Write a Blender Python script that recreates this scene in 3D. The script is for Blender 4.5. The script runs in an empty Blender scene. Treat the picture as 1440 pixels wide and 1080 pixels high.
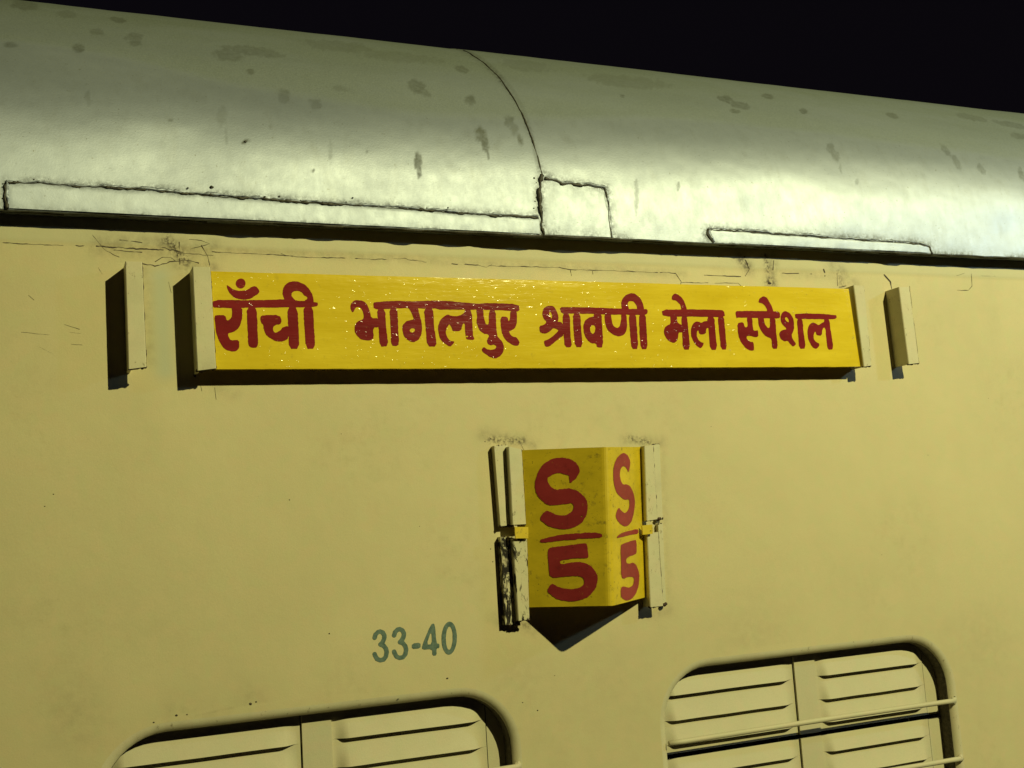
import bpy, math, random
import numpy as np
from mathutils import Matrix, Vector, geometry

scene = bpy.context.scene
C = scene.collection
rng = np.random.default_rng(7)
random.seed(7)

# ------------------------------------------------------------------ camera
D = 1.72            # metres from the lens to the coach side (the plane y = 0)
EYE = 2.05          # lens height
FPX = 1600.0        # focal length in pixels of a 1440 px wide picture
yaw, pit, rol = math.radians(23.1), math.radians(7.55), math.radians(-3.65)
fw = np.array([math.sin(yaw) * math.cos(pit), math.cos(yaw) * math.cos(pit), math.sin(pit)])
rt = np.array([math.cos(yaw), -math.sin(yaw), 0.0])
up = np.cross(rt, fw)
rt, up = rt * math.cos(rol) + up * math.sin(rol), -rt * math.sin(rol) + up * math.cos(rol)
CAM = np.array([0.0, -D, EYE])
cd = bpy.data.cameras.new('camera')
cam = bpy.data.objects.new('camera', cd); C.objects.link(cam)
cd.sensor_width = 36.0; cd.lens = 36.0 * FPX / 1440.0
cd.clip_start = 0.02; cd.clip_end = 500
cam.matrix_world = Matrix([[rt[0], up[0], -fw[0], CAM[0]], [rt[1], up[1], -fw[1], CAM[1]],
                           [rt[2], up[2], -fw[2], CAM[2]], [0, 0, 0, 1]])
scene.camera = cam

# ------------------------------------------------------------------ world, lamps, exposure
w = bpy.data.worlds.new('World'); scene.world = w; w.use_nodes = True
bg = w.node_tree.nodes['Background']
bg.inputs[0].default_value = (0.30, 0.24, 0.36, 1); bg.inputs[1].default_value = 0.009

def lamp(name, loc, power, col, r):
    l = bpy.data.lights.new(name, 'POINT'); l.energy = power; l.color = col; l.shadow_soft_size = r
    o = bpy.data.objects.new(name, l); C.objects.link(o); o.location = loc
    return o
lamp('platform_lamp', (2.25, -3.2, EYE + 2.20), 630, (1.0, 0.945, 0.455), 0.032)
lamp('platform_lamp', (2.90, -1.2, EYE + 1.05), 22, (0.50, 0.74, 1.0), 0.06)

vs = scene.view_settings
vs.view_transform = 'Standard'; vs.look = 'None'; vs.exposure = 0.08; vs.gamma = 1; vs.use_curve_mapping = False

# ------------------------------------------------------------------ helpers
def ray(p):
    p = np.atleast_2d(np.asarray(p, float))
    a = (p[:, 0] - 720) / FPX; b = -(p[:, 1] - 540) / FPX
    return a[:, None] * rt + b[:, None] * up + fw
def P(p, y):                       # picture point -> point on the vertical plane y
    d = ray(p); t = (y + D) / d[:, 1]
    return CAM + d * t[:, None]
def P1(px, py, y): return P([(px, py)], y)[0]
def on_plane(p, a, n):
    d = ray(p); t = ((a - CAM) @ n) / (d @ n)
    return CAM + d * t[:, None]
def project(v):
    q = v - CAM; z = q @ fw
    return 720 + FPX * (q @ rt) / z, 540 - FPX * (q @ up) / z

def hash2(ix, iy, seed):
    h = (ix.astype(np.int64) * 374761393 + iy.astype(np.int64) * 668265263 + seed * 1442695041) & 0xFFFFFFFF
    h = ((h ^ (h >> 13)) * 1274126177) & 0xFFFFFFFF
    return ((h ^ (h >> 16)) & 0xFFFF) / 65535.0
def vn(x, y, seed=0):              # value noise 0..1
    x = np.asarray(x, float); y = np.asarray(y, float)
    ix = np.floor(x); iy = np.floor(y); fx = x - ix; fy = y - iy
    fx = fx * fx * (3 - 2 * fx); fy = fy * fy * (3 - 2 * fy)
    a = hash2(ix, iy, seed); b = hash2(ix + 1, iy, seed); c = hash2(ix, iy + 1, seed); d = hash2(ix + 1, iy + 1, seed)
    return (a * (1 - fx) + b * fx) * (1 - fy) + (c * (1 - fx) + d * fx) * fy
def fbm(x, y, seed=0, n=4):
    s = 0; a = 0.5; t = 0
    for k in range(n):
        s = s + a * vn(np.asarray(x) * 2 ** k, np.asarray(y) * 2 ** k, seed + 17 * k); t += a; a *= 0.5
    return s / t
def sstep(a, b, x):
    t = np.clip((x - a) / (b - a), 0, 1); return t * t * (3 - 2 * t)

def mesh_obj(name, verts, faces, mats, parent=None, smooth=False, fm=None, attr=None):
    verts = np.asarray(verts, float)
    off = np.array(parent_world(parent))
    me = bpy.data.meshes.new(name)
    me.from_pydata((verts - off).tolist(), [], [list(map(int, f)) for f in faces])
    if not isinstance(mats, (list, tuple)): mats = [mats]
    for m in mats: me.materials.append(m)
    if smooth is True: me.polygons.foreach_set('use_smooth', np.ones(len(me.polygons), bool))
    elif smooth is not False: me.polygons.foreach_set('use_smooth', np.asarray(smooth, bool))
    if fm is not None: me.polygons.foreach_set('material_index', np.asarray(fm, np.int32))
    if attr is not None:
        ca = me.color_attributes.new('mask', 'FLOAT_COLOR', 'POINT')
        ca.data.foreach_set('color', np.asarray(attr, np.float32).ravel())
    me.update()
    o = bpy.data.objects.new(name, me); C.objects.link(o)
    if parent is not None: o.parent = parent
    return o
def parent_world(p):
    v = np.zeros(3)
    while p is not None:
        v = v + np.array(p.location); p = p.parent
    return v
def thing(name, label, cat, loc):
    o = bpy.data.objects.new(name, None); C.objects.link(o); o.location = loc
    o.empty_display_size = 0.1; o['label'] = label; o['category'] = cat
    return o

class MB:                           # mesh collector
    def __init__(s): s.v = []; s.f = []; s.m = []; s.s = []; s.n = 0
    def add(s, v, f, m=0, smooth=False):
        v = np.asarray(v, float)
        for q in f: s.f.append([int(i) + s.n for i in q]); s.m.append(m); s.s.append(smooth)
        s.v.append(v); s.n += len(v)
    def prism(s, a, b, m=0):        # two matching loops joined and capped
        n = len(a); f = [[i, (i + 1) % n, n + (i + 1) % n, n + i] for i in range(n)]
        f += [list(range(n))[::-1], list(range(n, 2 * n))]
        s.add(np.vstack([a, b]), f, m)
    def box(s, p0, p1, m=0):
        x0, y0, z0 = p0; x1, y1, z1 = p1
        s.prism([(x0, y0, z0), (x1, y0, z0), (x1, y1, z0), (x0, y1, z0)], [(x0, y0, z1), (x1, y0, z1), (x1, y1, z1), (x0, y1, z1)], m)
    def blob(s, c, r, m=0, seed=0, sq=(1, 1, 1)):
        v = []; f = []; R = 5; S = 7
        rr = np.random.default_rng(seed)
        for i in range(R + 1):
            th = math.pi * i / R
            for j in range(S):
                ph = 2 * math.pi * j / S; k = r * (0.75 + 0.5 * rr.random())
                v.append((c[0] + k * sq[0] * math.sin(th) * math.cos(ph), c[1] + k * sq[1] * math.sin(th) * math.sin(ph), c[2] + k * sq[2] * math.cos(th)))
        for i in range(R):
            for j in range(S): f.append([i * S + j, i * S + (j + 1) % S, (i + 1) * S + (j + 1) % S, (i + 1) * S + j])
        s.add(v, f, m, True)
    def tube(s, pts, rad, m=0, ns=8, smooth=True):
        pts = np.asarray(pts, float); n = len(pts); rad = np.broadcast_to(np.asarray(rad, float), (n,))
        tg = np.gradient(pts, axis=0); tg /= np.linalg.norm(tg, axis=1)[:, None] + 1e-12
        v = []
        for i in range(n):
            h = np.array([0, 1.0, 0]) if abs(tg[i][1]) < 0.9 else np.array([0, 0, 1.0])
            a = np.cross(tg[i], h); a /= np.linalg.norm(a); b = np.cross(tg[i], a)
            for k in range(ns):
                t = 2 * math.pi * k / ns; v.append(pts[i] + rad[i] * (a * math.cos(t) + b * math.sin(t)))
        f = [[i * ns + k, i * ns + (k + 1) % ns, (i + 1) * ns + (k + 1) % ns, (i + 1) * ns + k] for i in range(n - 1) for k in range(ns)]
        f += [list(range(ns))[::-1], [(n - 1) * ns + k for k in range(ns)]]
        s.add(v, f, m, smooth)
    def build(s, name, mats, parent=None):
        return mesh_obj(name, np.vstack(s.v), s.f, mats, parent, s.s, s.m)

def resample(pts, step):
    pts = np.asarray(pts, float); d = np.r_[0, np.cumsum(np.linalg.norm(np.diff(pts, axis=0), axis=1))]
    n = max(2, int(d[-1] / step) + 1); t = np.linspace(0, d[-1], n)
    return np.stack([np.interp(t, d, pts[:, k]) for k in range(pts.shape[1])], 1)

# ------------------------------------------------------------------ materials
def mat(name):
    m = bpy.data.materials.new(name); m.use_nodes = True; nt = m.node_tree
    return m, nt, nt.nodes['Principled BSDF']
def node(nt, t, **kw):
    n = nt.nodes.new(t)
    for k, v in kw.items():
        if k.startswith('i_'):
            key = k[2:]; key = int(key) if key.isdigit() else key.replace('_', ' ')
            n.inputs[key].default_value = v
        else: setattr(n, k, v)
    return n
def noise(nt, scale, detail=4, rough=0.55, stretch=None, dist=0.0):
    tc = node(nt, 'ShaderNodeTexCoord'); mp = node(nt, 'ShaderNodeMapping')
    nt.links.new(tc.outputs['Object'], mp.inputs[0])
    if stretch: mp.inputs['Scale'].default_value = stretch
    n = node(nt, 'ShaderNodeTexNoise'); n.inputs['Scale'].default_value = scale; n.inputs['Detail'].default_value = detail
    n.inputs['Roughness'].default_value = rough; n.inputs['Distortion'].default_value = dist
    nt.links.new(mp.outputs[0], n.inputs['Vector'])
    return n.outputs['Fac']
def remap(nt, src, a, b, c=0.0, d=1.0):
    n = node(nt, 'ShaderNodeMapRange'); n.inputs['From Min'].default_value = a; n.inputs['From Max'].default_value = b
    n.inputs['To Min'].default_value = c; n.inputs['To Max'].default_value = d
    nt.links.new(src, n.inputs['Value']); return n.outputs[0]
def mixc(nt, fac, a, b):
    n = node(nt, 'ShaderNodeMix', data_type='RGBA')
    for s, v in ((n.inputs['Factor'], fac), (n.inputs['A'], a), (n.inputs['B'], b)) if False else ((n.inputs[0], fac), (n.inputs[6], a), (n.inputs[7], b)):
        if isinstance(v, (float, int)): s.default_value = v
        elif isinstance(v, tuple): s.default_value = (*v, 1) if len(v) == 3 else v
        else: nt.links.new(v, s)
    return n.outputs[2]
def mathn(nt, op, a, b):
    n = node(nt, 'ShaderNodeMath', operation=op)
    for s, v in zip(n.inputs, (a, b)):
        if isinstance(v, (float, int)): s.default_value = v
        else: nt.links.new(v, s)
    return n.outputs[0]
def bump(nt, bs, h, strength, dist, prev=None):
    b = node(nt, 'ShaderNodeBump'); b.inputs['Strength'].default_value = strength; b.inputs['Distance'].default_value = dist
    nt.links.new(h, b.inputs['Height'])
    if prev is not None: nt.links.new(prev, b.inputs['Normal'])
    nt.links.new(b.outputs[0], bs.inputs['Normal']); return b.outputs[0]
def maskch(nt):
    a = node(nt, 'ShaderNodeVertexColor', layer_name='mask'); s = node(nt, 'ShaderNodeSeparateColor')
    nt.links.new(a.outputs['Color'], s.inputs[0]); return s.outputs

def cream(name, masked=False, base=(0.605, 0.538, 0.305), rust=0.0):
    m, nt, bs = mat(name)
    c = mixc(nt, remap(nt, noise(nt, 3.0, 5), 0.35, 0.68), tuple(x * 0.93 for x in base), tuple(min(1, x * 1.04) for x in base))
    c = mixc(nt, remap(nt, noise(nt, 9.0, 5, 0.6, (1, 1, 0.35)), 0.50, 0.78, 0, 0.32), c, (base[0] * 0.80, base[1] * 0.84, base[2] * 0.80))
    c = mixc(nt, remap(nt, noise(nt, 28.0, 3), 0.35, 0.65, 0, 0.6), c, mixc(nt, remap(nt, noise(nt, 34.0, 3), 0.42, 0.58), (base[0] * 1.03, base[1] * 0.97, base[2] * 0.98), (base[0] * 0.94, base[1] * 1.0, base[2] * 0.96)))
    c = mixc(nt, remap(nt, noise(nt, 240.0, 3), 0.66, 0.78, 0, 0.20), c, (0.22, 0.19, 0.10))
    c = mixc(nt, remap(nt, noise(nt, 620.0, 2), 0.30, 0.70, 0, 0.22), c, (base[0] * 0.70, base[1] * 0.70, base[2] * 0.66))
    c = mixc(nt, mathn(nt, 'MULTIPLY', remap(nt, noise(nt, 5.5, 3, 0.5), 0.50, 0.72), remap(nt, noise(nt, 55, 6, 0.7), 0.48, 0.72, 0, 0.25)), c, (base[0] * 0.55, base[1] * 0.53, base[2] * 0.46))
    if masked:
        ch = maskch(nt)
        c = mixc(nt, ch[2], c, (0.46, 0.485, 0.345))            # pale repainted patch
        g = mathn(nt, 'MULTIPLY', ch[0], remap(nt, noise(nt, 60, 5, 0.65), 0.30, 0.66))
        c = mixc(nt, g, c, (0.20, 0.17, 0.10))
        k = mathn(nt, 'MULTIPLY', ch[1], remap(nt, noise(nt, 150, 4, 0.7), 0.46, 0.56))
        c = mixc(nt, k, c, (0.035, 0.022, 0.012))
    if 'bracket' in name:
        c = mixc(nt, remap(nt, noise(nt, 85, 6, 0.78, (1.4, 1, 0.7)), 0.60, 0.66, 0, 0.65), c, (0.16, 0.12, 0.06))
        c = mixc(nt, remap(nt, noise(nt, 16, 4, 0.6), 0.5, 0.75, 0, 0.35), c, (0.36, 0.33, 0.21))
    if rust or 'stained' in name:
        k = remap(nt, noise(nt, 42.0, 7, 0.72, (1.5, 1, 0.5), 1.4), 0.56 - rust, 0.61 - rust)
        c = mixc(nt, k, c, (0.012, 0.009, 0.006))
    nt.links.new(c, bs.inputs['Base Color'])
    nt.links.new(remap(nt, noise(nt, 14, 4), 0.3, 0.7, 0.46, 0.62), bs.inputs['Roughness'])
    bs.inputs['Specular IOR Level'].default_value = 0.22
    b = bump(nt, bs, noise(nt, 420, 3), 0.22, 0.0006)
    b = bump(nt, bs, noise(nt, 26, 4), 0.25, 0.002, b)
    bump(nt, bs, noise(nt, 4.0, 2), 0.30, 0.010, b)
    return m
M_wall = cream('cream_coach_paint', True)
M_cream = cream('cream_bracket_paint', base=(0.62, 0.575, 0.375))
M_shut = cream('cream_shutter_paint', base=(0.57, 0.528, 0.35))
M_pale = cream('pale_bracket_paint', base=(0.62, 0.58, 0.38))
M_rust = cream('flaking_bracket_paint', base=(0.60, 0.56, 0.37), rust=0.10)
M_rust2 = cream('stained_bracket_paint', base=(0.60, 0.56, 0.37), rust=0.025)

def dark(name, col, rough=0.7):
    m, nt, bs = mat(name)
    nt.links.new(mixc(nt, remap(nt, noise(nt, 180, 4), 0.35, 0.7), tuple(x * 0.55 for x in col), tuple(x * 1.5 for x in col)), bs.inputs['Base Color'])
    bs.inputs['Roughness'].default_value = rough
    bump(nt, bs, noise(nt, 500, 4), 0.6, 0.001)
    return m
M_reveal = dark('shaded_grimy_window_reveal', (0.075, 0.062, 0.038), 0.8)  # recess shade painted into the reveal colour, together with some grime
M_crack = dark('dirt_in_cracks', (0.045, 0.030, 0.014))
M_bead = dark('black_sealant', (0.042, 0.038, 0.024), 0.6)
M_inside = dark('dark_interior', (0.010, 0.009, 0.008), 0.9)
M_rustweld = dark('rusty_weld', (0.05, 0.024, 0.014), 0.75)

# aluminium paint of the roof
M_roof, nt, bs = mat('aluminium_roof_paint')
ch = maskch(nt)
clean = mixc(nt, remap(nt, noise(nt, 5, 5, 0.6, (0.5, 1, 1.6)), 0.35, 0.68), (0.335, 0.380, 0.450), (0.400, 0.448, 0.525))
clean = mixc(nt, remap(nt, noise(nt, 40, 5, 0.7, (0.9, 1, 0.35)), 0.52, 0.76, 0, 0.28), clean, (0.23, 0.245, 0.24))
clean = mixc(nt, remap(nt, noise(nt, 190, 4, 0.6), 0.66, 0.74, 0, 0.7), clean, (0.16, 0.155, 0.12))
gr = mathn(nt, 'MULTIPLY', ch[0], remap(nt, noise(nt, 8, 6, 0.62, (0.6, 1, 1)), 0.18, 0.58, 0.72, 1.0))
c = mixc(nt, gr, clean, mixc(nt, remap(nt, noise(nt, 420, 3), 0.3, 0.7), (0.115, 0.136, 0.116), (0.178, 0.206, 0.178)))
st = mathn(nt, 'MULTIPLY', ch[1], remap(nt, noise(nt, 90, 5, 0.65), 0.28, 0.60, 0.35, 0.9))
c = mixc(nt, st, c, (0.078, 0.086, 0.064))
sd = mathn(nt, 'MULTIPLY', ch[2], remap(nt, noise(nt, 120, 6, 0.78), 0.38, 0.60, 0, 0.9))
c = mixc(nt, sd, c, (0.03, 0.028, 0.016))
nt.links.new(c, bs.inputs['Base Color'])
cov = mathn(nt, 'MAXIMUM', mathn(nt, 'MAXIMUM', gr, st), sd)
nt.links.new(remap(nt, cov, 0, 1, 0.78, 0.05), bs.inputs['Metallic'])
rg = remap(nt, noise(nt, 60, 5, 0.65, (0.8, 1, 0.5)), 0.3, 0.7, 0.54, 0.61)
bs.inputs['Anisotropic'].default_value = 0.60
tv = node(nt, 'ShaderNodeCombineXYZ'); tv.inputs[0].default_value = 1.0; nt.links.new(tv.outputs[0], bs.inputs['Tangent'])
nt.links.new(mathn(nt, 'ADD', rg, mathn(nt, 'MULTIPLY', cov, 0.18)), bs.inputs['Roughness'])
b = bump(nt, bs, noise(nt, 330, 4, 0.6), 0.16, 0.0008)
b = bump(nt, bs, noise(nt, 60, 5, 0.65, (0.8, 1, 0.6)), 0.10, 0.0006, b)
bump(nt, bs, noise(nt, 7, 3), 0.22, 0.003, b)

def enamel(name, c1, c2, speck, lump, rough, dirt=0.3, worn=None):
    m, nt, bs = mat(name)
    c = mixc(nt, remap(nt, noise(nt, 18, 5, 0.6, (0.35, 1, 1.4)), 0.34, 0.68), c1, c2)
    c = mixc(nt, remap(nt, noise(nt, 75, 5, 0.7), 0.58, 0.72, 0, dirt), c, speck)
    c = mixc(nt, remap(nt, noise(nt, 260, 3, 0.6), 0.67, 0.74, 0, dirt * 1.5), c, tuple(x * 0.4 for x in speck))
    if worn: c = mixc(nt, remap(nt, noise(nt, 150, 6, 0.75, (0.6, 1, 1)), 0.64, 0.70, 0, 0.7), c, worn)
    nt.links.new(c, bs.inputs['Base Color'])
    bs.inputs['Roughness'].default_value = rough
    lm = mathn(nt, 'MULTIPLY', remap(nt, noise(nt, 200, 2, 0.5, (0.6, 1, 1)), 0.65, 0.90), remap(nt, noise(nt, 10, 4, 0.65), 0.44, 0.64, 0.10, 1.0))
    b = bump(nt, bs, lm, lump, 0.0012)
    b = bump(nt, bs, noise(nt, 120, 4, 0.6, (0.16, 1, 1)), lump * 0.5, 0.0011, b)
    bump(nt, bs, noise(nt, 13, 3), 0.25, 0.006, b)
    return m
M_yel = enamel('yellow_sign_enamel', (0.63, 0.455, 0.016), (0.74, 0.56, 0.032), (0.30, 0.24, 0.04), 0.9, 0.15)
M_red = enamel('red_sign_enamel', (0.17, 0.013, 0.014), (0.24, 0.020, 0.021), (0.10, 0.012, 0.010), 0.9, 0.16, 0.5, (0.45, 0.22, 0.02))
M_yel2 = enamel('yellow_number_enamel', (0.50, 0.375, 0.012), (0.66, 0.49, 0.018), (0.16, 0.12, 0.02), 0.30, 0.42, 0.8)
M_red2 = enamel('red_number_enamel', (0.23, 0.018, 0.020), (0.31, 0.030, 0.032), (0.12, 0.012, 0.012), 0.25, 0.45, 0.5, (0.42, 0.24, 0.02))
M_teal, nt, bs = mat('blue_green_stencil_paint')
nt.links.new(mixc(nt, remap(nt, noise(nt, 130, 5, 0.65), 0.36, 0.66), (0.055, 0.105, 0.085), (0.13, 0.19, 0.15)), bs.inputs['Base Color'])
bs.inputs['Roughness'].default_value = 0.6

# ------------------------------------------------------------------ painted glyphs: outlines traced once, cut out as meshes
def chaikin(p, k=1, r=0.22):
    p = np.asarray(p, float)
    for _ in range(k):
        q = np.roll(p, -1, 0); p = np.stack([p * (1 - r) + q * r, p * r + q * (1 - r)], 1).reshape(-1, 2)
    return p
def sdf_poly(poly, X, Y):
    d = np.full(X.shape, 1e9); ins = np.zeros(X.shape, bool)
    n = len(poly)
    for i in range(n):
        ax, ay = poly[i]; bx, by = poly[(i + 1) % n]
        ex, ey = bx - ax, by - ay; L = ex * ex + ey * ey + 1e-12
        t = np.clip(((X - ax) * ex + (Y - ay) * ey) / L, 0, 1)
        d = np.minimum(d, (X - ax - t * ex) ** 2 + (Y - ay - t * ey) ** 2)
        c = ((ay > Y) != (by > Y))
        with np.errstate(divide='ignore', invalid='ignore'):
            xi = ex * (Y - ay) / (ey if abs(ey) > 1e-12 else 1e-12) + ax
        ins ^= c & (X < xi)
    d = np.sqrt(d); return np.where(ins, -d, d)
def sdf_stroke(pts, hw, X, Y):
    d = np.full(X.shape, 1e9)
    for (ax, ay), (bx, by) in zip(pts[:-1], pts[1:]):
        ex, ey = bx - ax, by - ay; L = ex * ex + ey * ey + 1e-12
        t = np.clip(((X - ax) * ex + (Y - ay) * ey) / L, 0, 1)
        d = np.minimum(d, np.hypot(X - ax - t * ex, Y - ay - t * ey))
    return d - hw
def glyph(name, adds, subs, unproj, material, parent, rag=0.45, step=0.6, seed=1, label=None, chips_and_glare=()):
    allp = np.vstack([np.asarray(a[0] if isinstance(a, tuple) and a[0] is not None and isinstance(a[1], float) else a, float) for a in adds])
    x0, y0 = allp.min(0) - 6; x1, y1 = allp.max(0) + 6
    xs = np.arange(x0, x1, step); ys = np.arange(y0, y1, step)
    X, Y = np.meshgrid(xs, ys)
    F = np.full(X.shape, 1e9)
    for a in adds:
        if isinstance(a, tuple): F = np.minimum(F, sdf_stroke(np.asarray(a[0], float), a[1], X, Y))
        else: F = np.minimum(F, sdf_poly(chaikin(a), X, Y))
    for h in subs: F = np.maximum(F, -sdf_poly(chaikin(h), X, Y))
    F = F + rag * 2 * (fbm(X / 3.2, Y / 3.2, seed, 3) - 0.5) + rag * 0.8 * (vn(X / 12, Y / 12, seed + 5) - 0.5)
    for (cx, cy, r) in chips_and_glare:  # cuts paint chips and glare spots out of the letters
        F = np.maximum(F, r - np.hypot(X - cx, (Y - cy) * 1.6) - 1.2 * (vn(X / 1.5, Y / 1.5, 3) - 0.5))
    V = []; faces = []; cache = {}
    def vid(key, x, y):
        i = cache.get(key)
        if i is None: i = cache[key] = len(V); V.append((x, y))
        return i
    ny, nx = F.shape; I = F < 0
    full = I[:-1, :-1] & I[:-1, 1:] & I[1:, :-1] & I[1:, 1:]
    some = (I[:-1, :-1] | I[:-1, 1:] | I[1:, :-1] | I[1:, 1:]) & ~full
    for j in range(ny - 1):
        row = full[j]
        if row.any():
            e = np.flatnonzero(np.diff(np.r_[0, row.astype(int), 0]))
            for a, b_ in zip(e[::2], e[1::2]):
                faces.append([vid((a, j), xs[a], ys[j]), vid((b_, j), xs[b_], ys[j]), vid((b_, j + 1), xs[b_], ys[j + 1]), vid((a, j + 1), xs[a], ys[j + 1])])
    for j, i in zip(*np.nonzero(some)):
        cs = [(i, j), (i + 1, j), (i + 1, j + 1), (i, j + 1)]; poly = []
        for k in range(4):
            a, b_ = cs[k], cs[(k + 1) % 4]; fa, fb = F[a[1], a[0]], F[b_[1], b_[0]]
            if fa < 0: poly.append(vid(a, xs[a[0]], ys[a[1]]))
            if (fa < 0) != (fb < 0):
                t = fa / (fa - fb); key = ('e',) + tuple(sorted((a, b_)))
                poly.append(vid(key, xs[a[0]] + t * (xs[b_[0]] - xs[a[0]]), ys[a[1]] + t * (ys[b_[1]] - ys[a[1]])))
        if len(poly) >= 3: faces.append(poly)
    W = unproj(np.array(V))
    faces = [f[::-1] for f in faces]
    o = mesh_obj(name, W, faces, material, parent)
    if label: o['label'] = label
    return o
def crop(ox, oy, s, pts): return [(ox + x / s, oy + y / s) for x, y in pts]

# ------------------------------------------------------------------ the coach
coach = thing('railway_coach', 'cream railway coach side with a dented silver roof, seat numbers 33-40 and two shuttered windows', 'railway coach', (1.0, 1.5, 0.85))
S = D / 2.35

# ---- roof profile (y, z) on the near side, then over to the far side
prof0 = np.array([(-.0450, .679), (-.0425, .72), (-.0380, .77), (-.0305, .83), (-.0155, .895), (.014, .975), (.068, 1.06), (.160, 1.150), (.252, 1.225), (.345, 1.288), (.43, 1.333), (.60, 1.405), (.85, 1.485), (1.2, 1.56), (1.6, 1.60), (2.05, 1.612)]) * S
prof0[:, 0] += 0.003 * S
d = np.r_[0, np.cumsum(np.linalg.norm(np.diff(prof0, axis=0), axis=1))]
def spline(t):                      # smooth resampling of the profile
    t = np.asarray(t); k = np.clip(np.searchsorted(d, t, 'right') - 1, 0, len(d) - 2)
    tang = np.gradient(prof0, d, axis=0)
    h = (d[k + 1] - d[k])[..., None]; u = ((t - d[k])[..., None]) / h
    return ((2 * u**3 - 3 * u**2 + 1) * prof0[k] + (u**3 - 2 * u**2 + u) * h * tang[k] + (-2 * u**3 + 3 * u**2) * prof0[k + 1] + (u**3 - u**2) * h * tang[k + 1])
tvis = np.r_[np.linspace(0, 0.75, 170), np.linspace(0.75, d[-1], 26)[1:]]
PR = spline(tvis)
tng = np.gradient(PR, axis=0); tng /= np.linalg.norm(tng, axis=1)[:, None]
NR = np.stack([-tng[:, 1], tng[:, 0]], 1)           # outward normal (y, z)
ROOFY = PR[-1, 0]
def to_roof(p, lift=0.0):           # picture point -> point on the near side of the roof
    out = []
    for q in np.atleast_2d(np.asarray(p, float)):
        dr = ray([q])[0]; s = dr[2] / dr[1]
        g = (PR[:, 1]) - s * (PR[:, 0] + D)
        k = np.flatnonzero((g[:-1] <= 0) & (g[1:] > 0))
        k = k[0] if len(k) else (0 if g[0] > 0 else int(np.argmax(g[:160])) - 1)
        u = np.clip(-g[k] / (g[k + 1] - g[k] + 1e-12), 0, 1)
        yz = PR[k] * (1 - u) + PR[k + 1] * u; n = NR[k]
        x = dr[0] * (yz[0] + D) / dr[1]
        out.append((x, yz[0] + n[0] * lift, yz[1] + EYE + n[1] * lift))
    return np.array(out)

X0, X1 = -1.9, 5.2
xs = np.r_[np.linspace(X0, -0.12, 14)[:-1], np.linspace(-0.12, 2.75, 830), np.linspace(2.75, X1, 14)[1:]]
nx, npf = len(xs), len(PR)
XX, TT = np.meshgrid(xs, tvis)
disp = 0.0016 * (fbm(XX * 2.6, TT * 4.5, 3, 3) - 0.5) * 2 + 0.0005 * (fbm(XX * 14, TT * 20, 9, 3) - 0.5) * 2
for cx, ct, r, a in [(0.43, 0.05, 0.05, -.0025), (1.27, .07, .06, -.003), (1.42, .05, .04, .002), (1.86, .06, .05, -.003), (1.95, .05, .03, .002), (1.0, .07, .05, .002), (0.2, .10, .07, -.003)]:
    disp += a * np.exp(-((XX - cx) ** 2 + (TT - ct) ** 2) / r ** 2)
seamx = to_roof([(764, 300)])[0, 0]
disp += np.where(XX > seamx, 0.0012, 0.0)
edge = np.clip(TT / 0.02, 0, 1)
RV = np.stack([XX, PR[:, 0][:, None] + NR[:, 0][:, None] * disp, EYE + PR[:, 1][:, None] + NR[:, 1][:, None] * disp], -1)
RV[0, :, 2] += 0.0012 * (fbm(xs * 22, xs * 0, 5, 4) - 0.5) * 2
RV[1, :, 2] += 0.0006 * (fbm(xs * 22, xs * 0, 5, 4) - 0.5) * 2
flat = RV.reshape(-1, 3)
px, py = project(flat)
TTf = TT.ravel(); XXf = XX.ravel()
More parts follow.
